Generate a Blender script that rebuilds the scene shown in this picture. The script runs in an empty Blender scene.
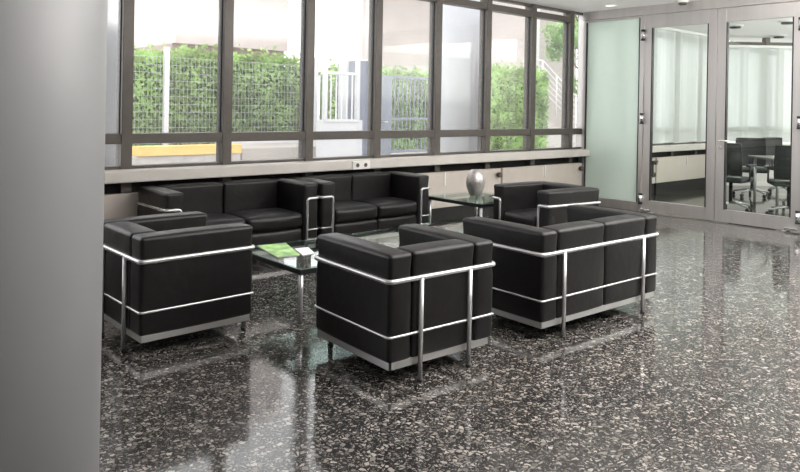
import bpy, bmesh, math, random
from math import sin, cos, pi, radians as R
from mathutils import Vector, Matrix
random.seed(7)
S = bpy.context.scene
C = S.collection

# ------------------------------------------------------------------ camera
F_PX, YAW, H0, ROLL, HC = 699.2288, 0.8488, 107.0726, 0.018, 1.421
cam_d = bpy.data.cameras.new('camera'); cam = bpy.data.objects.new('camera', cam_d); C.objects.link(cam)
cam_d.sensor_fit = 'HORIZONTAL'; cam_d.sensor_width = 36.0
cam_d.lens = F_PX / 800 * 36
# principal point sits at (400, H0): the lens is shifted so that level lines of sight stay level
pp = Vector((0, H0 - 236))                      # principal point offset from the frame centre, px, y down
cr, sr = cos(ROLL), sin(ROLL)
cam_d.shift_x = -pp.x / 800; cam_d.shift_y = pp.y / 800
fwd = Vector((cos(YAW), sin(YAW), 0)); rgt = Vector((sin(YAW), -cos(YAW), 0)); up = Vector((0, 0, 1))
r2 = rgt * cr + up * sr; u2 = up * cr - rgt * sr
m = Matrix((r2, u2, -fwd)).transposed().to_4x4(); m.translation = (0, 0, HC)
cam.matrix_world = m
cam_d.clip_start = 0.05; cam_d.clip_end = 300
S.camera = cam

# ------------------------------------------------------------------ world, light, exposure
w = bpy.data.worlds.new('sky'); S.world = w; w.use_nodes = True
bg = w.node_tree.nodes['Background']; bg.inputs[0].default_value = (1.0, 0.995, 1.0, 1); bg.inputs[1].default_value = 2.0
S.view_settings.view_transform = 'Standard'; S.view_settings.look = 'None'
S.view_settings.exposure = 0.6; S.view_settings.gamma = 1.0; S.view_settings.use_curve_mapping = False

def area(name, loc, sx, sy, power, col=(1, .985, .97)):
    l = bpy.data.lights.new(name, 'AREA'); l.shape = 'RECTANGLE'; l.size = sx; l.size_y = sy; l.energy = power; l.color = col
    o = bpy.data.objects.new(name, l); C.objects.link(o); o.location = loc; return o
# added fill lights for hall, lounge and conference room, unseen and without fixtures
area('hall_fill_light', (0.5, -3.2, 2.86), 5.0, 3.0, 18)
up_l = area('lounge_fill_light', (5.6, .6, 1.6), 5.2, 3.6, 540); up_l.rotation_euler = (pi, 0, 0)
cf_l = area('conference_fill_light', (13.4, .4, 1.55), 6.6, 4.4, 470); cf_l.rotation_euler = (pi, 0, 0)

# ------------------------------------------------------------------ materials
def mat(name, col, rough=.5, metal=0.0, spec=.5, **kw):
    m = bpy.data.materials.new(name); m.use_nodes = True
    p = m.node_tree.nodes['Principled BSDF']
    p.inputs['Base Color'].default_value = (*col, 1); p.inputs['Roughness'].default_value = rough
    p.inputs['Metallic'].default_value = metal; p.inputs['Specular IOR Level'].default_value = spec
    for k, v in kw.items(): p.inputs[k.replace('_', ' ')].default_value = v
    return m
def nd(m, t, **kw):
    n = m.node_tree.nodes.new(t)
    for k, v in kw.items(): setattr(n, k, v)
    return n
def lk(m, a, b): m.node_tree.links.new(a, b)
def vary(m, scale, amt, bump=0.0, detail=3, rough_amt=0.0, coords='Object', stretch=None):
    """object-space noise that varies the colour a little and may add bump"""
    p = m.node_tree.nodes['Principled BSDF']; col = list(p.inputs['Base Color'].default_value)[:3]
    tc = nd(m, 'ShaderNodeTexCoord'); n = nd(m, 'ShaderNodeTexNoise'); n.inputs['Scale'].default_value = scale; n.inputs['Detail'].default_value = detail
    src = tc.outputs[coords]
    if stretch:
        mp = nd(m, 'ShaderNodeMapping'); mp.inputs['Scale'].default_value = stretch; lk(m, src, mp.inputs[0]); src = mp.outputs[0]
    lk(m, src, n.inputs['Vector'])
    r = nd(m, 'ShaderNodeValToRGB'); r.color_ramp.elements[0].position = .3; r.color_ramp.elements[1].position = .7
    r.color_ramp.elements[0].color = (*[max(0, c * (1 - amt)) for c in col], 1); r.color_ramp.elements[1].color = (*[min(1, c * (1 + amt)) for c in col], 1)
    lk(m, n.outputs['Fac'], r.inputs[0]); lk(m, r.outputs[0], p.inputs['Base Color'])
    if bump:
        b = nd(m, 'ShaderNodeBump'); b.inputs['Strength'].default_value = bump; b.inputs['Distance'].default_value = .01
        lk(m, n.outputs['Fac'], b.inputs['Height']); lk(m, b.outputs[0], p.inputs['Normal'])
    if rough_amt:
        ma = nd(m, 'ShaderNodeMapRange'); r0 = p.inputs['Roughness'].default_value
        ma.inputs[3].default_value = r0 - rough_amt; ma.inputs[4].default_value = r0 + rough_amt
        lk(m, n.outputs['Fac'], ma.inputs[0]); lk(m, ma.outputs[0], p.inputs['Roughness'])
    return m

M = {}
M['leather'] = vary(mat('black_leather', (.0075, .0067, .0067), .40, spec=.34), 16, .25, bump=.22, detail=6, rough_amt=.06)
M['chrome'] = vary(mat('chrome', (.56, .56, .56), .26, .68), 14, .04)
M['alu'] = vary(mat('pale_steel_band', (.60, .60, .59), .32, .8), 14, .04)
M['black_metal'] = vary(mat('black_metal', (.012, .013, .014), .35), 30, .2)
M['frame'] = vary(mat('bronze_window_frame', (.11, .097, .087), .42, .35), 20, .06)
M['steel'] = vary(mat('brushed_steel', (.55, .53, .515), .36, .75), 12, .05, stretch=(1, 1, .05))
M['bright_steel'] = mat('bright_steel', (.8, .8, .8), .2, 1.0)
M['ceiling'] = vary(mat('ceiling_paint', (.86, .835, .825), .75), 3, .02)
M['wall'] = vary(mat('wall_paint', (.72, .70, .68), .8), 3, .02)
M['sill'] = vary(mat('sill_cream', (.60, .57, .53), .4), 8, .03)
M['radiator'] = vary(mat('radiator_cream', (.56, .51, .455), .5), 6, .03)
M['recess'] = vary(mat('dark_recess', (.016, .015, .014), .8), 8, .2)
M['pillar'] = vary(mat('pillar_paint', (.36, .365, .37), .5, .2), 2.2, .04, stretch=(1, 1, .3))
M['rubber'] = mat('black_plastic', (.015, .015, .016), .45)
M['silver'] = vary(mat('hammered_silver', (.44, .41, .395), .36, .85), 45, .12, bump=.35, detail=1)
M['white_plastic'] = mat('white_plastic', (.8, .8, .78), .4)
M['brown_knob'] = mat('brown_knob', (.10, .075, .06), .4)

def thin_fresnel(m):
    # the same reflectance on both faces of a thin pane
    fr = nd(m, 'ShaderNodeFresnel'); ge = nd(m, 'ShaderNodeNewGeometry'); mr = nd(m, 'ShaderNodeMapRange')
    mr.inputs[3].default_value = 1.5; mr.inputs[4].default_value = 1 / 1.5
    lk(m, ge.outputs['Backfacing'], mr.inputs[0]); lk(m, mr.outputs[0], fr.inputs['IOR']); return fr
def glass(name, tint, refl_rough=0.0, haze=0.0, boost=1.0):
    m = bpy.data.materials.new(name); m.use_nodes = True; nt = m.node_tree; nt.nodes.clear()
    o = nd(m, 'ShaderNodeOutputMaterial'); mx = nd(m, 'ShaderNodeMixShader'); t = nd(m, 'ShaderNodeBsdfTransparent'); g = nd(m, 'ShaderNodeBsdfGlossy')
    fr = thin_fresnel(m)
    mu = nd(m, 'ShaderNodeMath', operation='MULTIPLY'); mu.inputs[1].default_value = boost; mu.use_clamp = True
    t.inputs[0].default_value = (*tint, 1); g.inputs[0].default_value = (1, 1, 1, 1); g.inputs['Roughness'].default_value = refl_rough
    body = t.outputs[0]
    if haze:                                                      # veiling haze mixed into the pane itself, paling the view outside
        dm = nd(m, 'ShaderNodeMixShader'); tl = nd(m, 'ShaderNodeBsdfTranslucent'); dm.inputs[0].default_value = haze
        lk(m, t.outputs[0], dm.inputs[1]); lk(m, tl.outputs[0], dm.inputs[2]); body = dm.outputs[0]
    lk(m, fr.outputs[0], mu.inputs[0]); lk(m, mu.outputs[0], mx.inputs[0]); lk(m, body, mx.inputs[1]); lk(m, g.outputs[0], mx.inputs[2]); lk(m, mx.outputs[0], o.inputs[0])
    return m
M['glass'] = glass('window_glass', (.97, .98, .98), haze=.028)
M['door_glass'] = glass('greenish_door_glass', (.93, .97, .95))
M['table_glass'] = glass('table_glass', (.80, .90, .87), boost=.9)
def frosted():
    m = bpy.data.materials.new('frosted_green_glass'); m.use_nodes = True; nt = m.node_tree; nt.nodes.clear()
    o = nd(m, 'ShaderNodeOutputMaterial'); a = nd(m, 'ShaderNodeMixShader'); b = nd(m, 'ShaderNodeMixShader')
    t = nd(m, 'ShaderNodeBsdfTransparent'); tl = nd(m, 'ShaderNodeBsdfTranslucent'); g = nd(m, 'ShaderNodeBsdfGlossy'); df = nd(m, 'ShaderNodeBsdfDiffuse'); c = nd(m, 'ShaderNodeMixShader')
    t.inputs[0].default_value = (.84, .95, .90, 1); tl.inputs[0].default_value = (.90, .98, .93, 1); df.inputs[0].default_value = (.80, .90, .84, 1)
    g.inputs['Roughness'].default_value = .12; fr = thin_fresnel(m)
    a.inputs[0].default_value = .80; c.inputs[0].default_value = .45
    lk(m, tl.outputs[0], c.inputs[1]); lk(m, df.outputs[0], c.inputs[2])
    lk(m, t.outputs[0], a.inputs[1]); lk(m, c.outputs[0], a.inputs[2])
    lk(m, fr.outputs[0], b.inputs[0]); lk(m, a.outputs[0], b.inputs[1]); lk(m, g.outputs[0], b.inputs[2]); lk(m, b.outputs[0], o.inputs[0])
    return m
M['frosted'] = frosted()
def translucent(name, col, tr=.5, scale=0):
    m = bpy.data.materials.new(name); m.use_nodes = True; nt = m.node_tree; nt.nodes.clear()
    o = nd(m, 'ShaderNodeOutputMaterial'); a = nd(m, 'ShaderNodeMixShader'); d = nd(m, 'ShaderNodeBsdfDiffuse'); t = nd(m, 'ShaderNodeBsdfTranslucent')
    if scale:
        tc = nd(m, 'ShaderNodeTexCoord'); n = nd(m, 'ShaderNodeTexNoise'); n.inputs['Scale'].default_value = scale
        r = nd(m, 'ShaderNodeValToRGB'); r.color_ramp.elements[0].position = .35; r.color_ramp.elements[1].position = .65
        r.color_ramp.elements[0].color = (*[c * .6 for c in col], 1); r.color_ramp.elements[1].color = (*[min(1, c * 1.45) for c in col], 1)
        lk(m, tc.outputs['Object'], n.inputs['Vector']); lk(m, n.outputs['Fac'], r.inputs[0]); lk(m, r.outputs[0], d.inputs[0]); lk(m, r.outputs[0], t.inputs[0])
    else:
        d.inputs[0].default_value = (*col, 1); t.inputs[0].default_value = (*col, 1)
    a.inputs[0].default_value = tr
    lk(m, d.outputs[0], a.inputs[1]); lk(m, t.outputs[0], a.inputs[2]); lk(m, a.outputs[0], o.inputs[0])
    return m
M['blind'] = translucent('blind_fabric', (.92, .93, .92), .65)
M['leaf'] = translucent('hedge_leaf', (.36, .50, .20), .4, 1.6)
M['tree_leaf'] = translucent('tree_leaf', (.36, .52, .24), .4, 1.2)
M['hedge_core'] = vary(mat('hedge_core', (.10, .15, .06), .9), 6, .5)
M['bark'] = vary(mat('bark', (.12, .09, .06), .9), 20, .3)

def terrazzo():
    m = bpy.data.materials.new('polished_terrazzo'); m.use_nodes = True; nt = m.node_tree
    p = nt.nodes['Principled BSDF']; tc = nd(m, 'ShaderNodeTexCoord')
    nz = nd(m, 'ShaderNodeTexNoise'); nz.inputs['Scale'].default_value = 38; nz.inputs['Detail'].default_value = 2
    lk(m, tc.outputs['Object'], nz.inputs['Vector'])
    off = nd(m, 'ShaderNodeMixRGB', blend_type='LINEAR_LIGHT'); off.inputs[0].default_value = .018
    lk(m, tc.outputs['Object'], off.inputs[1]); lk(m, nz.outputs['Color'], off.inputs[2])
    def chips(scale, lo, hi):
        v = nd(m, 'ShaderNodeTexVoronoi', voronoi_dimensions='2D', feature='DISTANCE_TO_EDGE'); v.inputs['Scale'].default_value = scale
        c = nd(m, 'ShaderNodeTexVoronoi', voronoi_dimensions='2D', feature='F1'); c.inputs['Scale'].default_value = scale
        lk(m, off.outputs[0], v.inputs['Vector']); lk(m, off.outputs[0], c.inputs['Vector'])
        sp = nd(m, 'ShaderNodeSeparateColor'); lk(m, c.outputs['Color'], sp.inputs[0])
        mr = nd(m, 'ShaderNodeMapRange'); mr.inputs[3].default_value = lo; mr.inputs[4].default_value = hi; lk(m, sp.outputs[0], mr.inputs[0])
        sub = nd(m, 'ShaderNodeMath', operation='SUBTRACT'); lk(m, v.outputs['Distance'], sub.inputs[0]); lk(m, mr.outputs[0], sub.inputs[1])
        st = nd(m, 'ShaderNodeMath', operation='MULTIPLY'); st.inputs[1].default_value = 14; st.use_clamp = True; lk(m, sub.outputs[0], st.inputs[0])
        return st.outputs[0], sp.outputs[1]
    big, bcol = chips(44, .05, .44)
    sml, scol = chips(105, .10, .60)
    rb = nd(m, 'ShaderNodeValToRGB'); cr_ = rb.color_ramp
    cr_.elements[0].position = 0; cr_.elements[0].color = (.07, .066, .061, 1); cr_.elements[1].position = 1; cr_.elements[1].color = (.35, .325, .295, 1)
    e = cr_.elements.new(.45); e.color = (.18, .168, .152, 1)
    lk(m, bcol, rb.inputs[0])
    rs = nd(m, 'ShaderNodeValToRGB'); rs.color_ramp.elements[0].color = (.06, .055, .05, 1); rs.color_ramp.elements[1].color = (.26, .245, .22, 1); lk(m, scol, rs.inputs[0])
    n2 = nd(m, 'ShaderNodeTexNoise'); n2.inputs['Scale'].default_value = 1.3; lk(m, tc.outputs['Object'], n2.inputs['Vector'])
    gr = nd(m, 'ShaderNodeValToRGB'); gr.color_ramp.elements[0].position = .35; gr.color_ramp.elements[1].position = .65
    gr.color_ramp.elements[0].color = (.016, .016, .017, 1); gr.color_ramp.elements[1].color = (.032, .030, .027, 1); lk(m, n2.outputs['Fac'], gr.inputs[0])
    m1 = nd(m, 'ShaderNodeMixRGB'); lk(m, sml, m1.inputs[0]); lk(m, gr.outputs[0], m1.inputs[1]); lk(m, rs.outputs[0], m1.inputs[2])
    m2 = nd(m, 'ShaderNodeMixRGB'); lk(m, big, m2.inputs[0]); lk(m, m1.outputs[0], m2.inputs[1]); lk(m, rb.outputs[0], m2.inputs[2])
    # thin dark joints between the big slabs
    sx = nd(m, 'ShaderNodeSeparateXYZ'); lk(m, tc.outputs['Object'], sx.inputs[0])
    lines = None
    for out, period, ph in ((sx.outputs[0], 1.6, .35), (sx.outputs[1], 1.07, .42)):
        a = nd(m, 'ShaderNodeMath', operation='ADD'); a.inputs[1].default_value = 20 * period - ph; lk(m, out, a.inputs[0])
        b = nd(m, 'ShaderNodeMath', operation='MODULO'); b.inputs[1].default_value = period; lk(m, a.outputs[0], b.inputs[0])
        c = nd(m, 'ShaderNodeMath', operation='LESS_THAN'); c.inputs[1].default_value = .006; lk(m, b.outputs[0], c.inputs[0])
        if lines is None: lines = c
        else:
            mx = nd(m, 'ShaderNodeMath', operation='MAXIMUM'); lk(m, lines.outputs[0], mx.inputs[0]); lk(m, c.outputs[0], mx.inputs[1]); lines = mx
    m3 = nd(m, 'ShaderNodeMixRGB'); m3.inputs[2].default_value = (.012, .011, .01, 1); lk(m, lines.outputs[0], m3.inputs[0]); lk(m, m2.outputs[0], m3.inputs[1])
    lk(m, m3.outputs[0], p.inputs['Base Color'])
    p.inputs['Specular IOR Level'].default_value = .55
    # polish wears in soft patches
    n3 = nd(m, 'ShaderNodeTexNoise'); n3.inputs['Scale'].default_value = 2.2; n3.inputs['Detail'].default_value = 4; lk(m, tc.outputs['Object'], n3.inputs['Vector'])
    mr = nd(m, 'ShaderNodeMapRange'); mr.inputs[3].default_value = .05; mr.inputs[4].default_value = .14; lk(m, n3.outputs['Fac'], mr.inputs[0]); lk(m, mr.outputs[0], p.inputs['Roughness'])
    n4 = nd(m, 'ShaderNodeTexNoise'); n4.inputs['Scale'].default_value = 9; lk(m, tc.outputs['Object'], n4.inputs['Vector'])
    b = nd(m, 'ShaderNodeBump'); b.inputs['Strength'].default_value = .05; b.inputs['Distance'].default_value = .01; lk(m, n4.outputs['Fac'], b.inputs['Height']); lk(m, b.outputs[0], p.inputs['Normal'])
    return m
M['terrazzo'] = terrazzo()

# ------------------------------------------------------------------ mesh helpers
class MB:
    def __init__(s): s.bm = bmesh.new()
    def _add(s, verts, faces, smooth=False):
        vs = [s.bm.verts.new(v) for v in verts]
        for f in faces:
            try: fc = s.bm.faces.new([vs[i] for i in f]); fc.smooth = smooth
            except ValueError: pass
        return vs
    def box(s, x0, x1, y0, y1, z0, z1, bev=0.0, mx=None):
        b = bmesh.new(); bmesh.ops.create_cube(b, size=1)
        for v in b.verts: v.co = Vector(((x0 + x1) / 2 + v.co.x * (x1 - x0), (y0 + y1) / 2 + v.co.y * (y1 - y0), (z0 + z1) / 2 + v.co.z * (z1 - z0)))
        if bev: bmesh.ops.bevel(b, geom=list(b.edges), offset=bev, segments=2, affect='EDGES', profile=.5)
        s._merge(b, mx); return s
    def _merge(s, b, mx=None, smooth=None):
        b.verts.index_update()
        vs = [s.bm.verts.new(mx @ v.co if mx else v.co) for v in b.verts]
        for f in b.faces:
            fc = s.bm.faces.new([vs[v.index] for v in f.verts]); fc.smooth = f.smooth if smooth is None else smooth
        b.free()
    def tube(s, pts, r, n=10, closed=False, caps=True, r_end=None):
        pts = [Vector(p) for p in pts]; N = len(pts); rings = []; prev = None
        for i, p in enumerate(pts):
            a = pts[i - 1] if (i or closed) else p; c = pts[(i + 1) % N] if (i < N - 1 or closed) else p
            t = (c - a).normalized()
            if prev is None:
                ref = Vector((0, 0, 1)) if abs(t.z) < .9 else Vector((1, 0, 0)); u = t.cross(ref).normalized()
            else:
                u = (prev - t * prev.dot(t)).normalized()
            prev = u; v = t.cross(u)
            rr = r if r_end is None else r + (r_end - r) * i / max(1, N - 1)
            rings.append([s.bm.verts.new(p + (u * cos(2 * pi * k / n) + v * sin(2 * pi * k / n)) * rr) for k in range(n)])
        for i in range(N if closed else N - 1):
            A, B = rings[i], rings[(i + 1) % N]
            for k in range(n):
                f = s.bm.faces.new((A[k], A[(k + 1) % n], B[(k + 1) % n], B[k])); f.smooth = True
        if caps and not closed: s.bm.faces.new(rings[0][::-1]); s.bm.faces.new(rings[-1])
        return s
    def lathe(s, prof, n=24, c=(0, 0, 0), smooth=True):
        rings = []
        for r, z in prof:
            rings.append([s.bm.verts.new((c[0] + r * cos(2 * pi * k / n), c[1] + r * sin(2 * pi * k / n), c[2] + z)) for k in range(n)] if r > 1e-6 else [s.bm.verts.new((c[0], c[1], c[2] + z))])
        for A, B in zip(rings, rings[1:]):
            for k in range(n):
                q = [A[k % len(A)], A[(k + 1) % len(A)], B[(k + 1) % len(B)], B[k % len(B)]]
                u = []
                for x in q:
                    if x not in u: u.append(x)
                if len(u) > 2: f = s.bm.faces.new(u); f.smooth = smooth
        for ring, rev in ((rings[0], True), (rings[-1], False)):
            if len(ring) > 2: s.bm.faces.new(ring[::-1] if rev else ring)
        return s
    def cushion(s, x0, x1, y0, y1, z0, z1, r=.03, bulge=(0, 0, 0), pinch=()):
        """upholstered block: rounded edges, faces that swell, side faces drawn in at the pinch heights"""
        hx, hy, hz = (x1 - x0) / 2, (y1 - y0) / 2, (z1 - z0) / 2; c = Vector(((x0 + x1) / 2, (y0 + y1) / 2, (z0 + z1) / 2))
        def ticks(h):
            e = [h, h - r * .3, h - r * .7, h - r]; inner = h - r; k = 6
            a = [-t for t in e] + [-inner + 2 * inner * i / k for i in range(1, k)] + e[::-1]
            return a
        tx, ty, tz = ticks(hx), ticks(hy), ticks(hz)
        idx = {}
        def vert(i, j, k):
            if (i, j, k) in idx: return idx[i, j, k]
            p = Vector((tx[i], ty[j], tz[k]))
            q = Vector((max(-hx + r, min(hx - r, p.x)), max(-hy + r, min(hy - r, p.y)), max(-hz + r, min(hz - r, p.z))))
            d = p - q
            if d.length > 1e-9: p = q + d.normalized() * r
            a, b, g = p.x / hx, p.y / hy, p.z / hz
            p = p + Vector((a * bulge[0] * (1 - b * b) * (1 - g * g), b * bulge[1] * (1 - a * a) * (1 - g * g), g * bulge[2] * (1 - a * a) * (1 - b * b)))
            z = p.z + c.z
            for zp, wd, dp in pinch:
                t = math.exp(-((z - zp) / wd) ** 2) * dp
                if abs(a) > .8: p.x -= math.copysign(t, a)
                if abs(b) > .8: p.y -= math.copysign(t, b)
            idx[i, j, k] = s.bm.verts.new(p + c); return idx[i, j, k]
        nx, ny, nz = len(tx) - 1, len(ty) - 1, len(tz) - 1
        def quad(a, b, c_, d):
            f = s.bm.faces.new((a, b, c_, d)); f.smooth = True
        for i in range(nx):
            for j in range(ny):
                quad(vert(i, j, 0), vert(i, j + 1, 0), vert(i + 1, j + 1, 0), vert(i + 1, j, 0)); quad(vert(i, j, nz), vert(i + 1, j, nz), vert(i + 1, j + 1, nz), vert(i, j + 1, nz))
            for k in range(nz):
                quad(vert(i, 0, k), vert(i + 1, 0, k), vert(i + 1, 0, k + 1), vert(i, 0, k + 1)); quad(vert(i, ny, k), vert(i, ny, k + 1), vert(i + 1, ny, k + 1), vert(i + 1, ny, k))
        for j in range(ny):
            for k in range(nz):
                quad(vert(0, j, k), vert(0, j, k + 1), vert(0, j + 1, k + 1), vert(0, j + 1, k)); quad(vert(nx, j, k), vert(nx, j + 1, k), vert(nx, j + 1, k + 1), vert(nx, j, k + 1))
        return s
    def build(s, name, m, parent=None, label=None):
        bmesh.ops.recalc_face_normals(s.bm, faces=s.bm.faces)
        me = bpy.data.meshes.new(name); s.bm.to_mesh(me); s.bm.free()
        me.materials.append(m)
        o = bpy.data.objects.new(name, me); C.objects.link(o)
        if parent: o.parent = parent
        if label: o['label'] = label
        return o
def fillet(pts, r, seg=5):
    pts = [Vector(p) for p in pts]; out = [pts[0]]
    for a, b, c in zip(pts, pts[1:], pts[2:]):
        u = (a - b); v = (c - b); rr = min(r, u.length * .45, v.length * .45); u.normalize(); v.normalize()
        p0, p1 = b + u * rr, b + v * rr
        for i in range(seg + 1):
            t = i / seg; out.append(p0 * (1 - t) ** 2 + b * 2 * t * (1 - t) + p1 * t ** 2)
    return out + [pts[-1]]
def tag(o, label, cat, group=None, kind=None):
    o['label'] = label; o['category'] = cat
    if group: o['group'] = group
    if kind: o['kind'] = kind
    return o
def thing(name, label, cat, loc=(0, 0, 0), rz=0.0, group=None):
    o = bpy.data.objects.new(name, None); C.objects.link(o); o.location = loc; o.rotation_euler = (0, 0, rz); o.empty_display_size = .1
    return tag(o, label, cat, group)
def struct(o): o['kind'] = 'structure'; return o
def copy_thing(root, loc, rz, label):
    r = root.copy(); C.objects.link(r); r.location = loc; r.rotation_euler = (0, 0, rz); r['label'] = label
    for ch in list(root.children):
        c = ch.copy(); C.objects.link(c); c.parent = r
        for g in list(ch.children):
            d = g.copy(); C.objects.link(d); d.parent = c
    return r

# ------------------------------------------------------------------ room shell
YW, XP, ZC = 6.22, 9.15, 2.91          # window wall, glass partition, ceiling
struct(MB().box(-4, 17.5, -6, 6.35, -.25, 0).build('floor', M['terrazzo']))
struct(MB().box(-4, 17.5, -6, 6.32, ZC, ZC + .3).build('ceiling', M['ceiling']))
struct(MB().box(-4.2, -4, -6, 6.35, -.25, ZC + .3).build('wall_left', M['wall']))
struct(MB().box(-4, 17.5, -6.2, -6, -.25, ZC + .3).build('wall_back', M['wall']))
# window wall
Z_SILL, Z_T, Z_TOP = .835, 1.10, 2.775
XM = [1.3, 2.256, 3.218, 4.169, 5.102, 6.064, 6.99, 7.943, 8.855, 9.246]
XM += [10.15, 11.05, 11.95, 12.85, 13.7]
for i in range(len(XM) - 1):
    a, b = XM[i], XM[i + 1]
    f = MB()
    mw = .048
    f.box(a - mw, a + mw, YW - .05, YW + .09, Z_SILL - .06, ZC, .004)
    f.box(a + mw, b - mw, YW - .045, YW + .08, Z_T - .045, Z_T + .045, .004)
    if i != 8: f.box(a + mw, b - mw, YW - .045, YW + .08, Z_TOP - .045, Z_TOP + .04, .004)
    f.box(a + mw, b - mw, YW - .03, YW + .07, Z_SILL - .06, Z_SILL + .025, .003)
    f.box(a + mw, b - mw, YW - .03, YW + .07, ZC - .03, ZC, .003)
    root = struct(f.build('window_%d' % (i + 1), M['frame']))
    for z0, z1 in ((Z_SILL + .025, Z_T - .045), (Z_T + .045, Z_TOP - .045), (Z_TOP + .04, ZC - .03)):
        MB().box(a + mw, b - mw, YW + .01, YW + .022, z0, z1).build('pane', M['glass'], root)
    g = MB()                                                     # rubber gaskets around the main pane
    for gx in (a + mw, b - mw - .008): g.box(gx, gx + .008, YW - .002, YW + .03, Z_T + .045, Z_TOP - .045)
    g.build('gasket', M['rubber'], root)
# corner post between window wall and partition
struct(MB().box(9.16, 9.31, YW - .12, YW + .06, 0, ZC, .006).build('trim_1', M['steel']))
# wall under the windows, sill board
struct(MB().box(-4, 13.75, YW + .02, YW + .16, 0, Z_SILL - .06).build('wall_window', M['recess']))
struct(MB().box(-4, 9.14, YW - .20, YW - .045, .73, Z_SILL, .012).box(9.17, 13.7, YW - .20, YW - .045, .73, Z_SILL, .012).build('trim_2', M['sill']))
br = MB()
for x in XM[:-1]: br.box(x - .045, x + .045, YW - .055, YW + .02, .63, .73)
struct(br.build('trim_3', M['frame']))
# radiator covers
RX = [(-.9, .95), (1.0, 2.87), (2.90, 5.06), (5.09, 7.22), (7.26, 9.10), (9.24, 11.3), (11.33, 13.5)]
RL = ['cream radiator cover mostly hidden behind the grey pillar', 'cream radiator cover beside the pillar behind the left armchair', 'cream radiator cover behind the left window sofa',
      'cream radiator cover behind the silver vase and glass side table', 'cream radiator cover between the silver vase and the frosted glass panel, with one dark knob',
      'cream radiator cover seen through the left glass door', 'cream radiator cover in the conference room farthest along the windows']
for i, ((a, b), lab) in enumerate(zip(RX, RL)):
    t = thing('radiator_cover', lab, 'radiator', ((a + b) / 2, YW - .06, 0), 0, 'radiator covers under the windows'); hw = (b - a) / 2
    MB().box(-hw, hw, -.03, .03, .185, .625, .006).build('panel', M['radiator'], t)
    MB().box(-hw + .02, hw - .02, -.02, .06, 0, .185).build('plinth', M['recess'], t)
    for kx in ([hw - .085] if i > 2 else []):
        k = MB().tube([(kx, -.03, .545), (kx, -.06, .545)], .014, 10).build('valve_stem', M['bright_steel'], t)
        MB().tube([(kx, -.055, .545), (kx, -.10, .545)], .034, 14).build('valve_knob', M['brown_knob'], k)
    MB().box(-.012, .012, -.041, -.025, .46, .625, .003).build('cover_clip', M['white_plastic'], t)
o = MB().box(4.62, 4.86, YW - .222, YW - .195, .735, .825, .004).build('outlet_plate', M['white_plastic'])
tag(o, 'small cream double socket plate on the window sill front', 'socket')
for sx in (4.685, 4.795): MB().tube([(sx, YW - .226, .78), (sx, YW - .215, .78)], .022, 12).build('socket', M['brown_knob'], o)

# glass partition with double doors
Y1, Y2, Y3 = 5.16, 4.12, 3.09
ZH = 2.765
p = MB(); p.box(XP - .04, XP + .06, -6, YW - .05, ZH + .02, ZC, .003)
struct(p.build('trim_4', M['steel']))
def leaf(name, ya, yb, sw, rail_b, rail_t, z0=.012, z1=ZH + .012, gmat='door_glass', dx=0):
    f = MB()
    f.box(XP - .03 + dx, XP + .03 + dx, ya, ya + sw, z0, z1, .004); f.box(XP - .03 + dx, XP + .03 + dx, yb - sw, yb, z0, z1, .004)
    f.box(XP - .028 + dx, XP + .028 + dx, ya + sw, yb - sw, z0, z0 + rail_b, .003); f.box(XP - .028 + dx, XP + .028 + dx, ya + sw, yb - sw, z1 - rail_t, z1, .003)
    o = struct(f.build(name, M['steel']))
    MB().box(XP - .006 + dx, XP + .006 + dx, ya + sw, yb - sw, z0 + rail_b, z1 - rail_t).build('pane', M[gmat], o)
    k = MB()
    for y in (ya + sw, yb - sw - .014): k.box(XP - .031 + dx, XP + .02 + dx, y, y + .014, z0 + rail_b, z1 - rail_t)
    k.build('gasket', M['rubber'], o)
    return o
side = leaf('window_20', Y1 + .01, YW - .06, .05, .13, .03, z0=0, gmat='frosted')
d1 = leaf('door_1', Y2 + .006, Y1 - .01, .11, .16, .18)
d2 = leaf('door_2', Y3, Y2 - .006, .11, .16, .18)
struct(MB().box(XP - .05, XP + .05, Y1 - .012, Y1 + .012, 0, ZH + .02, .003).build('trim_5', M['steel']))
leaf('window_21', .9, Y3 - .03, .11, .16, .13, z0=0)
leaf('window_22', -1.6, .88, .11, .16, .13, z0=0)
leaf('window_23', -4.4, -1.62, .11, .16, .13, z0=0)
struct(MB().box(XP - .05, XP + .05, Y3 - .03, Y3 - .004, 0, ZH + .02, .003).build('trim_6', M['steel']))
for dr, yy in ((d1, Y1 - .005), (d2, Y3 + .02)):
    for z in (.19, 1.32, 2.50):
        h = MB().tube([(XP - .06, yy, z - .055), (XP - .06, yy, z + .055)], .026, 14).build('hinge', M['bright_steel'], dr)
        MB().tube([(XP - .06, yy, z - .078), (XP - .06, yy, z - .056)], .029, 14).tube([(XP - .06, yy, z + .056), (XP - .06, yy, z + .078)], .029, 14).build('hinge_cap', M['rubber'], h)
    s = -1 if dr is d1 else 1
    MB().box(XP - .075, XP - .03, min(yy, yy + s * .15), max(yy, yy + s * .15), .02, .055, .006).build('floor_pivot', M['bright_steel'], dr)
h = MB(); hy = Y2 - .07
h.tube(fillet([(XP - .03, hy, 1.06), (XP - .085, hy, 1.06), (XP - .085, hy - .13, 1.06)], .02), .010, 10)
hd = h.build('handle', M['bright_steel'], d2)
MB().tube([(XP - .045, hy, 1.06), (XP - .03, hy, 1.06)], .024, 16).build('handle_rose', M['bright_steel'], hd)
MB().tube([(XP - .042, hy, .965), (XP - .03, hy, .965)], .022, 16).build('keyhole_rose', M['bright_steel'], d2)

# grey pillar at the left
pr_, pd = .42, 2.35
ang = R(71.45) + math.asin(pr_ / pd)
pc = (pd * cos(ang), pd * sin(ang))
struct(MB().lathe([(pr_, 0), (pr_, ZC)], 96, (pc[0], pc[1], 0)).build('wall_pillar', M['pillar']))

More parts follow.
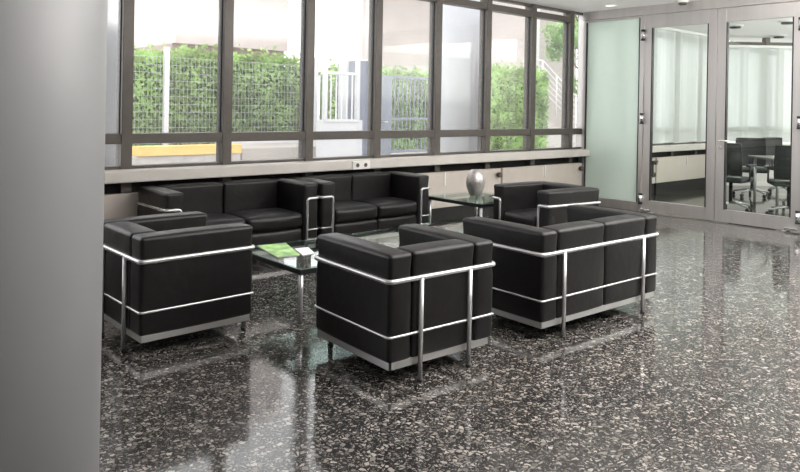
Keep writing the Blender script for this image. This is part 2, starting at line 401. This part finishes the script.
# conference room beyond: angled window wall
A0 = Vector((13.7, YW, 0)); DV = Vector((.75, -.66, 0)).normalized(); aw = math.atan2(DV.y, DV.x)
MX = Matrix.Translation(A0) @ Matrix.Rotation(aw, 4, 'Z')
struct(MB().box(0, 6, .02, .16, 0, .74, mx=MX).build('wall_conference', M['wall']))
struct(MB().box(0, 6, -.2, -.03, .73, .835, .012, mx=MX).build('trim_7', M['sill']))
for i in range(6):
    f = MB(); f.box(i - .045, i + .045, -.05, .09, .74, ZC, mx=MX); f.box(i + .045, i + .955, -.04, .08, 1.055, 1.145, mx=MX); f.box(i + .045, i + .955, -.03, .07, .74, .825, mx=MX); f.box(i + .045, i + .955, -.03, .07, 2.73, 2.82, mx=MX)
    o = struct(f.build('window_%d' % (30 + i), M['frame']))
    MB().box(i + .045, i + .955, .01, .022, .825, 2.73, mx=MX).build('pane', M['glass'], o)
struct(MB().box(9.2, 17.5, -2.2, -2.0, 0, ZC).build('wall_right', M['wall']))
struct(MB().box(17.3, 17.5, -2.0, 2.75, 0, ZC).build('wall_far', M['wall']))
def blind(x0, x1, label, mx, ang=R(22), z0=.88, z1=2.855, step=.115):
    n = int((x1 - x0) / step)
    t = thing('vertical_blind', label, 'blind', mx @ Vector(((x0 + x1) / 2, -.095, 0)), mx.to_euler().z, 'vertical blinds in the conference room')
    b = MB(); hw = (x1 - x0) / 2
    for k in range(n):
        xx = -hw + step * (k + .5); a = ang + random.uniform(-.45, .35)
        cx_, sx_ = cos(a) * .062, sin(a) * .062
        b._add([(xx - cx_, -sx_, z0), (xx + cx_, sx_, z0), (xx + cx_, sx_, z1), (xx - cx_, -sx_, z1), (xx - cx_, -sx_ + .002, z0), (xx + cx_, sx_ + .002, z0), (xx + cx_, sx_ + .002, z1), (xx - cx_, -sx_ + .002, z1)],
               [(0, 1, 2, 3), (7, 6, 5, 4), (0, 4, 5, 1), (3, 2, 6, 7), (1, 5, 6, 2), (0, 3, 7, 4)])
    b.build('slats', M['blind'], t)
    MB().box(-hw, hw, -.03, .03, z1, z1 + .05, .004).build('head_rail', M['white_plastic'], t)
I0 = Matrix.Translation((0, YW, 0))
blind(9.5, 12.2, 'white vertical blind by the window seen through the left glass door, nearest the frosted panel', I0, R(-24))
blind(12.2, 13.4, 'white vertical blind in the far corner of the conference room', I0, R(-20))
blind(.15, 5.6, 'wide white vertical blind seen through the right glass door', MX, R(-22), z1=2.70)

# ceiling fittings
def downlight(x, y, label, r=.085):
    t = thing('downlight', label, 'ceiling light', (x, y, ZC), 0, 'recessed ceiling lights')
    MB().lathe([(r * .72, -.004), (r, -.010), (r * 1.06, -.006), (r * 1.06, 0)], 28).build('trim_ring', M['white_plastic'], t)
    e = mat('lamp_lens', (.9, .9, .88), .3); pe = e.node_tree.nodes['Principled BSDF']; pe.inputs['Emission Color'].default_value = (1, .95, .88, 1); pe.inputs['Emission Strength'].default_value = 1.2
    MB().lathe([(0, -.008), (r * .7, -.005), (r * .72, -.001)], 24).build('lens', e, t)
downlight(8.74, 5.47, 'round recessed ceiling light above the frosted glass panel')
t = thing('smoke_detector', 'round smoke detector on the ceiling above the left glass door', 'smoke detector', (8.98, 4.53, ZC))
MB().lathe([(.075, 0), (.075, -.018), (.06, -.03)], 28).build('base', M['white_plastic'], t)
MB().lathe([(.052, -.028), (.05, -.05), (.03, -.062), (0, -.063)], 28).build('sensor', M['frame'], t)
for x, y, lab in ((12.11, 5.17, 'dark recessed spotlight on conference ceiling nearest the door handle side'), (14.16, 5.23, 'dark ceiling spotlight in front of the wide blind'), (12.03, 4.32, 'dark recessed spotlight at the top right of the right glass door')):
    t = thing('ceiling_spotlight', lab, 'ceiling light', (x, y, ZC), 0, 'conference room spotlights')
    MB().lathe([(.13, 0), (.13, -.012), (.10, -.02)], 24).build('ring', M['white_plastic'], t)
    MB().lathe([(.095, -.015), (.085, -.05), (0, -.052)], 24).build('lamp_head', M['rubber'], t)

# ------------------------------------------------------------------ leather seating
def seat_unit(name, label, cat, W, D, seats, group, htop=.672, zr=.537, zs=.255, zb=.087, at=.155):
    """tubular steel frame holding loose leather blocks; faces -y, origin on the floor in the middle"""
    t = thing(name, label, cat, (0, 0, 0), 0, group)
    hw, hd = W / 2, D / 2; r = .0135; xi = hw - at + .035
    loop = [(-xi, -hd, 0), (-xi, -hd, zr), (-hw, -hd, zr), (-hw, hd, zr), (hw, hd, zr), (hw, -hd, zr), (xi, -hd, zr), (xi, -hd, 0)]
    MB().tube(fillet(loop, .03), r, 12).build('top_rail', M['chrome'], t, 'polished steel tube')
    for sx in (-1, 1):
        lg = MB().tube([(sx * (hw - .205), hd + .006, .004), (sx * (hw - .205), hd + .006, zr)], r, 12).build('rear_leg', M['chrome'], t)
        MB().lathe([(.017, 0), (.017, .012), (.012, .016)], 14, (sx * (hw - .205), hd + .006, 0)).build('foot_cap', M['rubber'], lg)
        fc = MB().lathe([(.017, 0), (.017, .012), (.012, .016)], 14, (sx * xi, -hd, 0)).build('foot_cap', M['rubber'], t)
    q = hd - .002; p = hw - .002
    low = [(-xi, -hd, zs), (-p, -hd, zs), (-p, q, zs), (p, q, zs), (p, -hd, zs), (xi, -hd, zs)]
    MB().tube(fillet(low, .02), .0075, 8).build('lower_rail', M['chrome'], t)
    b = MB(); e = .014
    for x0, x1, y0, y1 in ((-p + e, p - e, -q + e, -q + e + .02), (-p + e, p - e, q - e - .02, q - e), (-p + e, -p + e + .02, -q + e, q - e), (p - e - .02, p - e, -q + e, q - e)):
        b.box(x0, x1, y0, y1, zb - .003, zb + .037, .003)
    for k in range(5):
        xx = -hw + .1 + (W - .2) * k / 4; b.box(xx - .01, xx + .01, -q + e + .01, q - e - .01, zb + .006, zb + .022)
    b.build('base_frame', M['alu'], t)
    g = .004; pin = ((zr, .03, .014), (zs, .022, .007)); z0 = zb + .034
    for sx in (-1, 1):
        x0, x1 = sorted((sx * (hw - g), sx * (hw - at)))
        MB().cushion(x0, x1, -hd + g, hd - g, z0, htop, .022, (.006, .006, .010), pin).build('arm_cushion', M['leather'], t)
    n = seats; wi = (2 * (hw - at)) / n
    for k in range(n):
        x0 = -hw + at + wi * k; x1 = x0 + wi
        MB().cushion(x0 + .001, x1 - .001, hd - g - .165, hd - g, z0, htop + .002, .022, (.0, .006, .010), pin).build('back_cushion', M['leather'], t)
        MB().cushion(x0 + .002, x1 - .002, -hd + g + .01, hd - g - .167, z0, .285, .03, (.0, .010, .0)).build('base_cushion', M['leather'], t)
        MB().cushion(x0 + .003, x1 - .003, -hd + g, hd - g - .167, .287, .425, .04, (.0, .014, .022)).build('seat_cushion', M['leather'], t)
    return t
def place(t, corner, lx, ly, rz):
    """put the unit so that its local point (lx, ly) stands at corner"""
    v = Matrix.Rotation(rz, 3, 'Z') @ Vector((lx, ly, 0)); t.location = (corner[0] - v.x, corner[1] - v.y, 0); t.rotation_euler = (0, 0, rz)
AW, AD = .76, .715
G = 'black leather armchairs around the glass coffee table'
arm = seat_unit('armchair', 'black leather steel-tube armchair nearest the camera, its back to us', 'armchair', AW, AD, 1, G)
place(arm, (2.293, 2.658), AW / 2, AD / 2, pi - .050)
a2 = copy_thing(arm, (0, 0, 0), 0, 'black leather steel-tube armchair on the left, next to the grey pillar'); place(a2, (1.484, 3.825), -AW / 2, AD / 2, pi / 2 + .015)
a3 = copy_thing(arm, (0, 0, 0), 0, 'black leather steel-tube armchair beside the silver vase, its open seat in view'); place(a3, (5.215, 3.865), AW / 2, -AD / 2, -pi / 2 - .13)
sf = seat_unit('sofa', 'black leather two-seat sofa with its back to the camera, rightmost piece of seating', 'sofa', 1.30, AD, 2, 'black leather two-seat sofas')
place(sf, (3.459, 2.595), .65, AD / 2, pi - .0365)
SD = .62
sl = seat_unit('sofa', 'black leather two-seat sofa under the windows, behind the left armchair', 'sofa', 1.49, SD, 2, 'black leather two-seat sofas', .69, .553, .262, at=.165)
sl.location = (2.305 + .745, 5.44 + SD / 2, 0)
s2 = seat_unit('sofa', 'black leather two-seat sofa under the windows, between the other window sofa and the vase table', 'sofa', 1.42, SD, 2, 'black leather two-seat sofas', .69, .553, .262, at=.165)
s2.location = (3.826 + .71, 5.44 + SD / 2, 0)

# ------------------------------------------------------------------ tables and what stands on them
def glass_table(name, label, x0, x1, y0, y1, h):
    t = thing(name, label, 'table', ((x0 + x1) / 2, (y0 + y1) / 2, 0), 0); hx, hy = (x1 - x0) / 2, (y1 - y0) / 2
    MB().box(-hx, hx, -hy, hy, h - .010, h, .002).build('glass_top', M['table_glass'], t, 'clear greenish glass top')
    b = MB()
    for a in ((-hx + .001, hx - .001, -hy + .001, -hy + .03), (-hx + .001, hx - .001, hy - .03, hy - .001), (-hx + .001, -hx + .03, -hy + .03, hy - .03), (hx - .03, hx - .001, -hy + .03, hy - .03)):
        b.box(*a, h - .045, h - .011, .002)
    b.build('top_frame', M['black_metal'], t, 'black steel edge frame')
    for sx in (-1, 1):
        for sy in (-1, 1):
            x, y = sx * (hx - .022), sy * (hy - .022)
            lg = MB().tube([(x, y, .008), (x, y, h - .03)], .016, 12).build('leg', M['chrome'], t)
            MB().lathe([(.02, 0), (.02, .008), (.012, .012)], 12, (x, y, 0)).build('foot', M['rubber'], lg)
    return t
glass_table('coffee_table', 'long low glass coffee table in the middle of the seating', 2.52, 4.97, 3.81, 4.65, .365)
glass_table('side_table', 'glass side table by the radiators with the silver vase on it', 5.36, 6.16, 4.80, 5.60, .45)
v = MB().lathe([(0, 0), (.050, 0), (.062, .006), (.083, .05), (.101, .10), (.106, .14), (.100, .19), (.085, .24), (.062, .278), (.045, .290), (.040, .288), (.04, .26)], 40)
o = v.build('vase', M['silver']); o.location = (5.80, 5.29, .45); tag(o, 'egg-shaped hammered silver vase standing on the glass side table', 'vase')
def print_mat(name, c1, c2, c3, scale):
    m = mat(name, c1, .3); p = m.node_tree.nodes['Principled BSDF']; tc = nd(m, 'ShaderNodeTexCoord')
    n = nd(m, 'ShaderNodeTexNoise'); n.inputs['Scale'].default_value = scale; n.inputs['Detail'].default_value = 4; lk(m, tc.outputs['Object'], n.inputs['Vector'])
    r = nd(m, 'ShaderNodeValToRGB'); r.color_ramp.elements[0].position = .38; r.color_ramp.elements[0].color = (*c1, 1); r.color_ramp.elements[1].position = .62; r.color_ramp.elements[1].color = (*c3, 1)
    e = r.color_ramp.elements.new(.5); e.color = (*c2, 1); lk(m, n.outputs['Fac'], r.inputs[0]); lk(m, r.outputs[0], p.inputs['Base Color']); return m
M['green_print'] = print_mat('green_cover_print', (.10, .34, .04), (.30, .58, .12), (.55, .75, .35), 9)
M['paper'] = vary(mat('paper', (.82, .82, .80), .5), 10, .03)
def magazine(label, corners, z, cover, th=.007):
    cx_ = sum(c[0] for c in corners) / 4; cy_ = sum(c[1] for c in corners) / 4
    t = thing('magazine', label, 'magazine', (cx_, cy_, z), 0, 'magazines on the coffee table')
    def slab(k, z0, z1, nm, m):
        vs = [((c[0] - cx_) * k, (c[1] - cy_) * k, zz) for zz in (z0, z1) for c in corners]
        b = MB(); b._add(vs, [(3, 2, 1, 0), (4, 5, 6, 7)] + [(i, (i + 1) % 4, 4 + (i + 1) % 4, 4 + i) for i in range(4)]); b.build(nm, m, t)
    slab(.985, .0005, th - .0012, 'pages', M['paper']); slab(1, th - .0012, th, 'cover', M[cover])
magazine('bright green magazine at the left end of the glass coffee table', [(2.57, 4.17), (2.735, 4.14), (2.88, 4.56), (2.66, 4.60)], .365, 'green_print')
magazine('white magazine lying right of the green one on the coffee table', [(2.745, 4.12), (2.85, 4.13), (2.93, 4.33), (2.82, 4.345)], .365, 'paper', .006)

# ------------------------------------------------------------------ conference room furniture
M['mesh_black'] = vary(mat('black_mesh', (.02, .022, .022), .6), 80, .4)
M['seat_grey'] = vary(mat('seat_fabric', (.05, .055, .055), .8), 60, .2)
def office_chair():
    t = thing('office_chair', 'black mesh office chair', 'chair', (0, 0, 0), 0, 'office chairs at the conference table')
    s = MB()
    for k in range(5):
        a = 2 * pi * k / 5 + .3
        s.tube([(0, 0, .12), (.1 * cos(a), .1 * sin(a), .115), (.29 * cos(a), .29 * sin(a), .075)], .02, 8, r_end=.013)
    st = s.build('star_base', M['chrome'], t)
    for k in range(5):
        a = 2 * pi * k / 5 + .3; x, y = .29 * cos(a), .29 * sin(a)
        MB().tube([(x - .018 * sin(a), y + .018 * cos(a), .03), (x + .018 * sin(a), y - .018 * cos(a), .03)], .03, 12).build('caster', M['rubber'], st)
    MB().tube([(0, 0, .1), (0, 0, .42)], .025, 12).build('gas_column', M['rubber'], t)
    MB().cushion(-.24, .24, -.25, .22, .42, .49, .03, (0, 0, .012)).build('seat', M['seat_grey'], t)
    # curved mesh back in a frame
    b = MB(); fr = []
    n, mz = 10, 8; rows = []
    for j in range(mz + 1):
        z = .52 + .46 * j / mz; row = []
        for i in range(n + 1):
            u = -1 + 2 * i / n; wd = .225 + .01 * sin(pi * j / mz); row.append((u * wd, .25 + .05 * (j / mz) - .05 * u * u + .02 * sin(pi * j / mz), z))
        rows.append(row)
    vs = [p for r_ in rows for p in r_]; nn = len(vs); vs += [(x, y + .012, z) for x, y, z in vs]; fs = []
    idx = lambda j, i, s_: s_ * nn + j * (n + 1) + i
    for j in range(mz):
        for i in range(n):
            fs.append((idx(j, i, 0), idx(j, i + 1, 0), idx(j + 1, i + 1, 0), idx(j + 1, i, 0))); fs.append((idx(j, i, 1), idx(j + 1, i, 1), idx(j + 1, i + 1, 1), idx(j, i + 1, 1)))
    b._add(vs, fs, True); b.build('backrest', M['mesh_black'], t)
    edge = rows[0] + [r_[-1] for r_ in rows[1:]] + rows[-1][::-1][1:] + [r_[0] for r_ in rows[::-1][1:-1]]
    MB().tube([(x, y + .006, z) for x, y, z in edge], .013, 8, closed=True).build('back_frame', M['rubber'], t)
    MB().tube(rows[0] and [(x, y + .014, z - .012) for x, y, z in rows[0]], .011, 8).build('lumbar_bar', M['chrome'], t)
    MB().tube([(0, .1, .43), (0, .24, .44), (0, .275, .60)], .02, 8).build('back_spine', M['rubber'], t)
    for sx in (-1, 1):
        MB().tube(fillet([(sx * .2, .02, .45), (sx * .27, .02, .46), (sx * .27, .02, .66)], .03), .013, 8).box(sx * .27 - .03, sx * .27 + .03, -.14, .1, .655, .685, .01).build('armrest', M['rubber'], t)
    return t
oc = office_chair(); 
oc['label'] = 'black office chair just behind the door handle, seen from behind'; oc.location = (10.42, 4.47, 0); oc.rotation_euler = (0, 0, R(92))
copy_thing(oc, (10.56, 3.73, 0), R(122), 'black mesh office chair nearest the right edge of the glass door, seen from behind')
copy_thing(oc, (12.48, 5.0, 0), R(-62), 'black office chair left of the two behind the conference table')
copy_thing(oc, (13.35, 4.80, 0), R(-20), 'black office chair right of the two behind the conference table')
copy_thing(oc, (9.76, 5.62, 0), R(100), 'black office chair half hidden behind the left door frame')
t = thing('conference_table', 'grey conference table behind the office chairs', 'table', (11.95, 3.98, 0), R(-42))
MB().box(-.7, .9, -.42, .42, .715, .745, .006).build('tabletop', mat('grey_laminate', (.20, .20, .19), .35), t)
for sx in (-1, 1):
    for sy in (-1, 1): MB().tube([(sx * .62, sy * .34, 0), (sx * .62, sy * .34, .715)], .022, 10).build('leg', M['chrome'], t)
t = thing('document', 'white papers lying on the conference table', 'papers', (11.75, 4.28, .745), R(20))
MB().box(-.15, .15, -.105, .105, .0005, .008).build('sheets', M['paper'], t)
t = thing('laptop', 'thin black folded laptop leaning on the conference room sill behind the left door', 'laptop', (10.78, YW - .195, .836), R(8))
MB().box(-.17, .17, 0, .014, 0, .012, .003).build('keyboard_base', M['rubber'], t)
MB().box(-.17, .17, 0, .008, 0, .25, .003, Matrix.Translation((0, .0, .014)) @ Matrix.Rotation(R(4), 4, 'X')).build('screen', M['rubber'], t)

# ------------------------------------------------------------------ outside the windows
M['paving'] = vary(mat('paving', (.50, .48, .46), .9), 3, .10)
M['gravel'] = vary(mat('gravel', (.42, .39, .36), .95), 40, .5, bump=.4)
M['yellow'] = vary(mat('yellow_paint', (.70, .47, .17), .6), 6, .08)
M['concrete'] = vary(mat('concrete', (.46, .44, .42), .9), 6, .12)
M['facade_pink'] = vary(mat('pale_render', (.56, .50, .475), .9), 1.5, .06)
M['facade_brown'] = vary(mat('brown_band', (.36, .29, .26), .9), 3, .1)
M['facade_beige'] = vary(mat('beige_render', (.60, .545, .51), .9), 1.0, .05)
M['white_render'] = vary(mat('white_render', (.66, .64, .64), .8), 1.0, .03)
M['facade_far'] = vary(mat('far_render', (.42, .375, .355), .9), 1.0, .05)
M['gate_white'] = vary(mat('gate_white', (.50, .50, .52), .6), 3, .03)
M['step_concrete'] = vary(mat('step_concrete', (.45, .42, .40), .8), 3, .05)
M['blue_grey'] = vary(mat('blue_grey_paint', (.15, .165, .21), .5), 6, .06)
M['light_grey'] = vary(mat('light_grey_paint', (.62, .61, .63), .6), 4, .04)
M['galv'] = mat('galvanised_wire', (.55, .56, .57), .5, .4)
M['pale_column'] = vary(mat('column_concrete', (.50, .51, .54), .7), 2, .05)
struct(MB().box(-40, 90, 6.4, 90, -.3, -.02).build('ground', M['paving']))
def outside(o, label, cat, group=None): return tag(o, label, cat, group)
def column(x, y, r, label):
    outside(MB().lathe([(r, -.02), (r, 6)], 48, (x, y, 0)).build('concrete_column', M['pale_column']), label, 'column', 'round columns outside the windows')
column(8.43, 8.0, .40, 'round pale concrete column outside, right of the steel gate')
column(2.42, 8.0, .42, 'round pale concrete column outside, beside the grey interior pillar')
o = MB().box(5.70, 8.15, 14.9, 15.3, .26, .47, .01).build('barrier', M['yellow']); outside(o, 'yellow painted barrier beam low outside the left windows', 'barrier')
o = MB().box(4.2, 8.15, 14.95, 15.25, -.02, .259, .01).build('kerb_wall', M['concrete']); outside(o, 'low grey concrete wall carrying the yellow barrier beam', 'wall')
o = MB().box(8.2, 11.3, 15.0, 16.3, -.02, .38, .03).build('gravel_bed', M['gravel']); outside(o, 'raised gravel bed beside the yellow barrier, in front of the hedge', 'gravel')
o = MB().box(8.2, 11.3, 16.3, 16.42, -.02, .46, .02).build('bed_edging', M['white_render']); outside(o, 'white edging strip along the back of the gravel bed', 'kerb')
def leaf_mass(name, label, boxes, n, size, m, cat='hedge'):
    t = thing(name, label, cat, (sum((b[0] + b[1]) / 2 for b in boxes) / len(boxes), (boxes[0][2] + boxes[0][3]) / 2, 0)); ox, oy = t.location.x, t.location.y
    core = MB()
    for x0, x1, y0, y1, z0, z1 in boxes: core.box(x0 - ox + .12, x1 - ox - .12, y0 - oy + .15, y1 - oy - .1, z0, z1 - .2)
    core.build('branches', M['hedge_core'], t)
    b = MB(); tot = sum((q[1] - q[0]) for q in boxes)
    for x0, x1, y0, y1, z0, z1 in boxes:
        for k in range(int(n * (x1 - x0) / tot)):
            if random.random() < .8: p = Vector((random.uniform(x0, x1), y0 + abs(random.gauss(0, .12)), random.uniform(z0, z1 + .05 * random.gauss(0, 1))))
            else: p = Vector((random.uniform(x0, x1), random.uniform(y0, y1), z1 + random.gauss(-.05, .13)))
            d = Vector((random.gauss(0, .7), random.gauss(-.5, .5), random.gauss(.1, .7))).normalized(); e = d.cross(Vector((random.gauss(0, 1), random.gauss(0, 1), random.gauss(0, 1)))).normalized()
            nn = d.cross(e); s = size * random.uniform(.6, 1.3); p -= Vector((ox, oy, 0))
            b._add([p - e * s, p - nn * s * .5 + d * s * .12, p + e * s, p + nn * s * .5 + d * s * .12], [(0, 1, 2, 3)])
    b.build('leaves', m, t); return t
leaf_mass('hedge', 'long green hedge behind the wire mesh fence outside the left windows', [(4.0, 7.6, 17, 18, -.02, 2.62), (7.6, 11.5, 17, 18, -.02, 2.72)], 9000, .085, M['leaf'])
leaf_mass('hedge', 'green hedge seen through the bars of the steel gate', [(12.6, 17.6, 17.4, 18.4, -.02, 2.55)], 6000, .085, M['leaf'])
leaf_mass('hedge', 'clipped green hedge outside the right windows, right of the round column', [(16.3, 20.2, 15, 16, -.02, 2.7)], 7000, .08, M['leaf'])
t = thing('mesh_fence', 'galvanised wire mesh fence in front of the long hedge', 'fence', (7.6, 16.5, 0))
mf = MB()
for k in range(74):
    x = -3.7 + k * .1; mf.box(x - .003, x + .003, -.003, .003, .2, 2.55)
for k in range(13):
    z = .25 + k * .19; mf.box(-3.75, 3.7, -.009, .001, z - .004, z + .004)
mf.build('wire_mesh', M['galv'], t)
for x in (-3.7, -.64, 3.72): MB().box(x - .06, x + .06, -.045, .075, -.02, 2.78, .008).build('post', M['light_grey'], t)
t = thing('barred_panel', 'white gate panel with a solid lower half and barred opening above', 'gate', (10.45, 14.0, 0))
MB().box(-.60, .62, 0, .30, -.02, 1.07, .01).build('lower_panel', M['gate_white'], t)
f = MB()
for x in (-.58, .42): f.box(x, x + .085, -.02, .10, 1.04, 2.62 if x > 0 else 2.55, .006)
f.box(-.58, .50, -.03, .12, 1.02, 1.09, .006); f.box(-.5, .42, -.01, .09, 2.20, 2.27, .006)
f.build('opening_frame', M['gate_white'], t)
for k in range(5):
    x = -.36 + k * .165; MB().box(x - .013, x + .013, .03, .056, 1.09, 2.2).build('bar', M['light_grey'], t)
t = thing('gate_pillar', 'blue-grey steel gate pillar right of the white barred panel', 'pillar', (11.55, 14.5, 0))
MB().box(-.27, .24, 0, .4, -.02, 2.62, .01).build('shaft', M['blue_grey'], t); MB().box(-.29, .26, -.02, .42, 2.62, 2.67, .008).build('cap', M['light_grey'], t)
o = MB().box(11.45, 11.95, 15.2, 15.6, -.02, 6, .02).build('concrete_post', M['pale_column']); outside(o, 'tall pale concrete post standing behind the blue-grey gate pillar', 'post')
t = thing('steel_gate', 'blue-grey steel bar gate outside in front of the pale facade', 'gate', (13.3, 15.0, 0))
f = MB(); f.box(-.95, -.42, -.03, .05, -.02, 2.3, .008); f.box(-.42, 1.1, -.03, .03, 2.24, 2.31, .006); f.box(-.42, 1.1, -.03, .03, 1.05, 1.12, .006); f.box(-.42, 1.1, -.03, .03, .12, .20, .006); f.box(1.05, 1.12, -.03, .03, .1, 2.31, .006)
f.build('gate_frame', M['blue_grey'], t)
for k in range(9):
    x = -.30 + k * .15; MB().box(x - .014, x + .014, -.014, .014, .2, 2.24).build('bar', M['blue_grey'], t)
MB().tube([(-.75, -.03, 1.0), (-.75, -.09, 1.0), (-.62, -.09, 1.0)], .015, 8).build('handle', M['galv'], t)
# buildings beyond
t = thing('apartment_building', 'pale pinkish building above the long hedge', 'building', (14.2, 26, 0))
MB().box(-2.9, 2.15, 0, 6, 3.75, 12).build('wall', M['facade_pink'], t); MB().box(-2.9, 2.15, .3, 6, 0, 3.75).build('base_band', M['facade_brown'], t)
t = thing('apartment_building', 'beige facade with a curved light patch behind the steel gate', 'building', (22.5, 24.6, 0))
MB().box(-3.0, 2.6, 0, 1.4, 0, 12).build('wall', M['facade_beige'], t)
cv = MB(); prof = [(-3.0, 0), (-3.0, 9)] + [(-1.9 + .0 + 1.3 * sin(a) * .9 - .0, 9 - 4.2 * (1 - cos(a))) for a in [i * pi / 2 / 8 for i in range(9)]] + [(-.55, 2.6), (-.55, 0)]
cv._add([(x, y_, z) for y_ in (-.25, -.01) for x, z in prof], [tuple(range(len(prof))), tuple(range(2 * len(prof) - 1, len(prof) - 1, -1))] + [(i, (i + 1) % len(prof), len(prof) + (i + 1) % len(prof), len(prof) + i) for i in range(len(prof))])
cv.build('curved_wing', M['white_render'], t)
t = thing('apartment_building', 'pale pinkish facade above the clipped right hedge', 'building', (22.5, 18, 0))
MB().box(-3.2, .45, 0, 6, 3.1, 12).build('upper_wall', M['facade_far'], t); MB().box(-3.2, 1.3, -.15, 6, 2.85, 3.1, .01).build('ledge', M['concrete'], t); MB().box(-3.2, .45, .2, 6, 0, 2.85).build('lower_wall', M['facade_far'], t)
t = thing('apartment_building', 'grey beige rendered block behind the outdoor stair railing', 'building', (30.6, 23.0, 0))
MB().box(-1.9, 2.8, 0, 6, 0, 14).build('wall', M['facade_far'], t); MB().box(-1.0, -.75, -.15, 0, 0, 14, .01).build('downpipe', M['white_render'], t)
t = thing('stair_railing', 'pale metal railing along the outdoor steps at the right', 'railing', (21.3, 16.3, 0))
for x, zt in ((-.9, 3.3), (.2, 3.3), (1.1, 2.75), (2.0, 2.2), (3.4, 1.4)): MB().tube([(x, 0, zt - 1.5), (x, 0, zt)], .03, 8).build('post', M['white_render'], t)
for k in range(6):
    dz = -.22 * k; MB().tube([(-.9, 0, 3.28 + dz), (.2, 0, 3.28 + dz), (3.4, 0, 1.38 + dz)], .028 if k == 0 else .018, 8).build('rail', M['white_render'], t)
st = MB()
for k in range(9): st.box(20.5 + .38 * k + (0 if k else -1.2), 20.5 + .38 * (k + 1), 16.45, 18, -.02, 1.75 - .2 * k)
outside(st.build('outdoor_steps', M['step_concrete']), 'pale outdoor steps going down behind the clipped hedge', 'steps')
def tree(x, y, h, r, label, n=2600):
    t = thing('tree', label, 'tree', (x, y, 0), 0, 'trees beyond the building')
    tr = MB().tube([(0, 0, 0), (.1, 0, h * .35), (0, .1, h * .8)], .14, 8, r_end=.05)
    for a in range(6): tr.tube([(0.05, 0, h * (.35 + .06 * a)), (r * .7 * cos(a * 1.9), r * .7 * sin(a * 1.9), h * (.55 + .06 * a))], .05, 6, r_end=.015)
    tr.build('trunk', M['bark'], t)
    b = MB(); cl = [(Vector((random.gauss(0, r * .45), random.gauss(0, r * .45), h * .68 + random.gauss(0, h * .14))), random.uniform(.3, .55) * r) for _ in range(14)]
    for k in range(n):
        c, rr = random.choice(cl); d = Vector((random.gauss(0, 1), random.gauss(0, 1), random.gauss(0, 1))).normalized(); p = c + d * rr * random.uniform(.5, 1)
        e = d.orthogonal().normalized(); e.rotate(Matrix.Rotation(random.uniform(0, 6), 3, d)); nn = d.cross(e); s = random.uniform(.08, .16)
        b._add([p - e * s, p - nn * s * .5, p + e * s, p + nn * s * .5], [(0, 1, 2, 3)])
    b.build('leaves', M['tree_leaf'], t)
tree(29.0, 19.6, 7.5, 1.5, 'green tree beyond the outdoor steps in the right windows')
tree(31.5, 18.8, 7.0, 1.8, 'green tree seen in the narrow window pane beside the frosted panel')
tree(24.5, 29.0, 7.0, 1.6, 'green tree behind the blinds of the left glass door')
tree(38.0, 18.0, 7.5, 2.6, 'large green tree beyond the conference room blinds')
